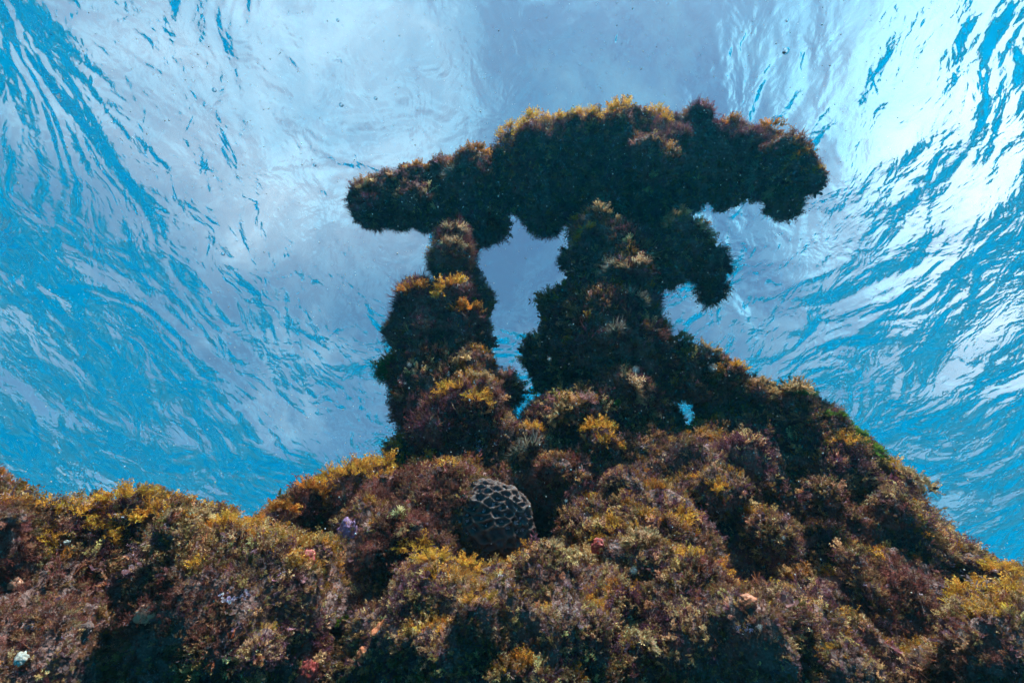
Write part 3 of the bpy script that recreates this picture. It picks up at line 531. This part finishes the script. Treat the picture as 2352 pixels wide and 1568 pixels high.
# honeycomb coral: a dome whose ridges frame sunken cells
def coral():
    p, n, d = hit(1118, 1205); R_ = 97/F0*d
    V, F = ico(6); nc = 230; k = np.arange(nc)+.5; ph = np.arccos(1-2*k/nc); th = np.pi*(1+5**.5)*k
    cs = np.stack([np.cos(th)*np.sin(ph), np.sin(th)*np.sin(ph), np.cos(ph)], -1)+rng.normal(0, .035, (nc, 3)); cs /= np.linalg.norm(cs, axis=1, keepdims=True)
    sv = np.array([1, 1, 1.55]); w = V+0.05*np.stack([vnoise(V, 5, q) for q in (1, 2, 3)], -1); D = np.linalg.norm((w*sv)[:, None]-(cs*sv)[None], axis=2); D.sort(axis=1); e = D[:, 1]-D[:, 0]
    ridge = np.clip(1.15-e/0.12, 0, 1); rad = 1+0.15*ridge+0.10*fbm(V, 1.6, 77, 3)+0.02*vnoise(V, 22, 5)
    V2 = V*rad[:, None]*np.array([1.06, .92, .85])*R_
    root = empty('honeycomb_coral', tuple(p+unit(-p)*0.0), label='dark domed honeycomb coral with raised ridges sitting in the hollow of the mound', cat='coral')
    m = bpy.data.materials.new('coral'); m.use_nodes = True; t = m.node_tree; b = t.nodes['Principled BSDF']; b.inputs['Roughness'].default_value = .85
    a = N(t, 'ShaderNodeAttribute', _attribute_name='col'); t.links.new(a.outputs['Color'], b.inputs['Base Color'])
    o = mesh_np('dome', V2, F, m, root); q = np.ones((len(V), 4), np.float32)
    cellv = vnoise(cs[np.argmin(np.linalg.norm((w*sv)[:, None]-(cs*sv)[None], axis=2), axis=1)], 30, 3)
    cr_ = np.array([.085, .05, .045]); cc_ = np.array([.05, .035, .05])[None]*(1+.8*cellv[:, None]); q[:, :3] = np.clip(cr_[None]*ridge[:, None]+cc_*(1-ridge[:, None]), 0, 1)*(1+.3*vnoise(V, 14, 8)[:, None])
    at = o.data.attributes.new('col', 'FLOAT_COLOR', 'POINT'); at.data.foreach_set('color', q.ravel())
    # pale polyps at the bottom of some cells
    items = [(TB['rosette'][j % 4], cs[j::4]*R_*np.array([1.06, .92, .85]), frames(cs[j::4], rng), rng.uniform(.04, .1, len(cs[j::4]))*R_, np.tile(np.array([[.4, .36, .44]]), (len(cs[j::4]), 1))) for j in range(4)]
    tag(bake('polyps', items, ALGAE, root), kind='stuff'); root.location = p+np.array(unit(p))*R_*0.42
coral()

# air bubbles
M_B = bpy.data.materials.new('air'); M_B.use_nodes = True; t_ = M_B.node_tree; t_.nodes.clear()
gb_ = N(t_, 'ShaderNodeBsdfGlass', IOR=0.752, Roughness=0.0); ob_ = N(t_, 'ShaderNodeOutputMaterial'); t_.links.new(gb_.outputs[0], ob_.inputs['Surface'])
I3 = ico(3)
for px, py, r, lab in [(1805,117,8,'largest air bubble, rising toward the bright corner'), (784,241,5,'air bubble left of a smaller one above the beam tip'), (863,226,4,'tiny dark bubble right of its bigger twin above the beam tip'), (492,207,5,'air bubble alone in the upper left'), (723,379,4,'air bubble just left of the beam tip'), (512,583,4.5,'air bubble on the dark streak at left'), (776,47,3.5,'tiny bubble near the top edge over white water'), (1808,47,3.5,'tiny bubble above the largest one')]:
    d = 1.3; o = mesh_np('air_bubble', I3[0]*(r/F0*d)*np.array([1, 1, .85]), I3[1], M_B); o.location = P(px, py, d); tag(o, lab, 'bubble', 'air bubbles')

# drifting specks in the water, some close to the lens and out of focus
def snow():
    n = 6500; ru = np.random.default_rng(8); d = ru.uniform(0.15, 1.0, n)**(1/2)*3.2
    px = ru.uniform(-250, W0+250, n); py = ru.uniform(-200, H0+150, n); C = P(px, py, d); r = ru.uniform(.0006, .0019, n)*np.where(d > 1.2, 1.3, .7)
    near = np.array([(1460,850,.17,.0013),(940,838,.22,.0010),(1262,825,.26,.0010),(930,880,.4,.001),(1638,845,.15,.0012),(1745,1440,.2,.001),(1300,1150,.3,.0009),(1800,1235,.28,.001),(1455,1310,.16,.001),(870,1180,.24,.0008),(1030,860,.3,.0008),(350,500,.3,.0006)])
    C = np.concatenate([C, P(near[:, 0], near[:, 1], near[:, 2])]); r = np.concatenate([r, near[:, 3]*.6])
    V, F = I1; VV = (C[:, None]+V[None]*r[:, None, None]).reshape(-1, 3); FF = (F[None]+(np.arange(len(C))*len(V))[:, None, None]).reshape(-1, 3)
    tag(mesh_np('drifting_particles', VV, FF, simple_mat('plankton', (.6, .6, .58))), kind='stuff')
snow()
cam_d.dof.use_dof = True; cam_d.dof.focus_distance = 2.2; cam_d.dof.aperture_fstop = 8.0
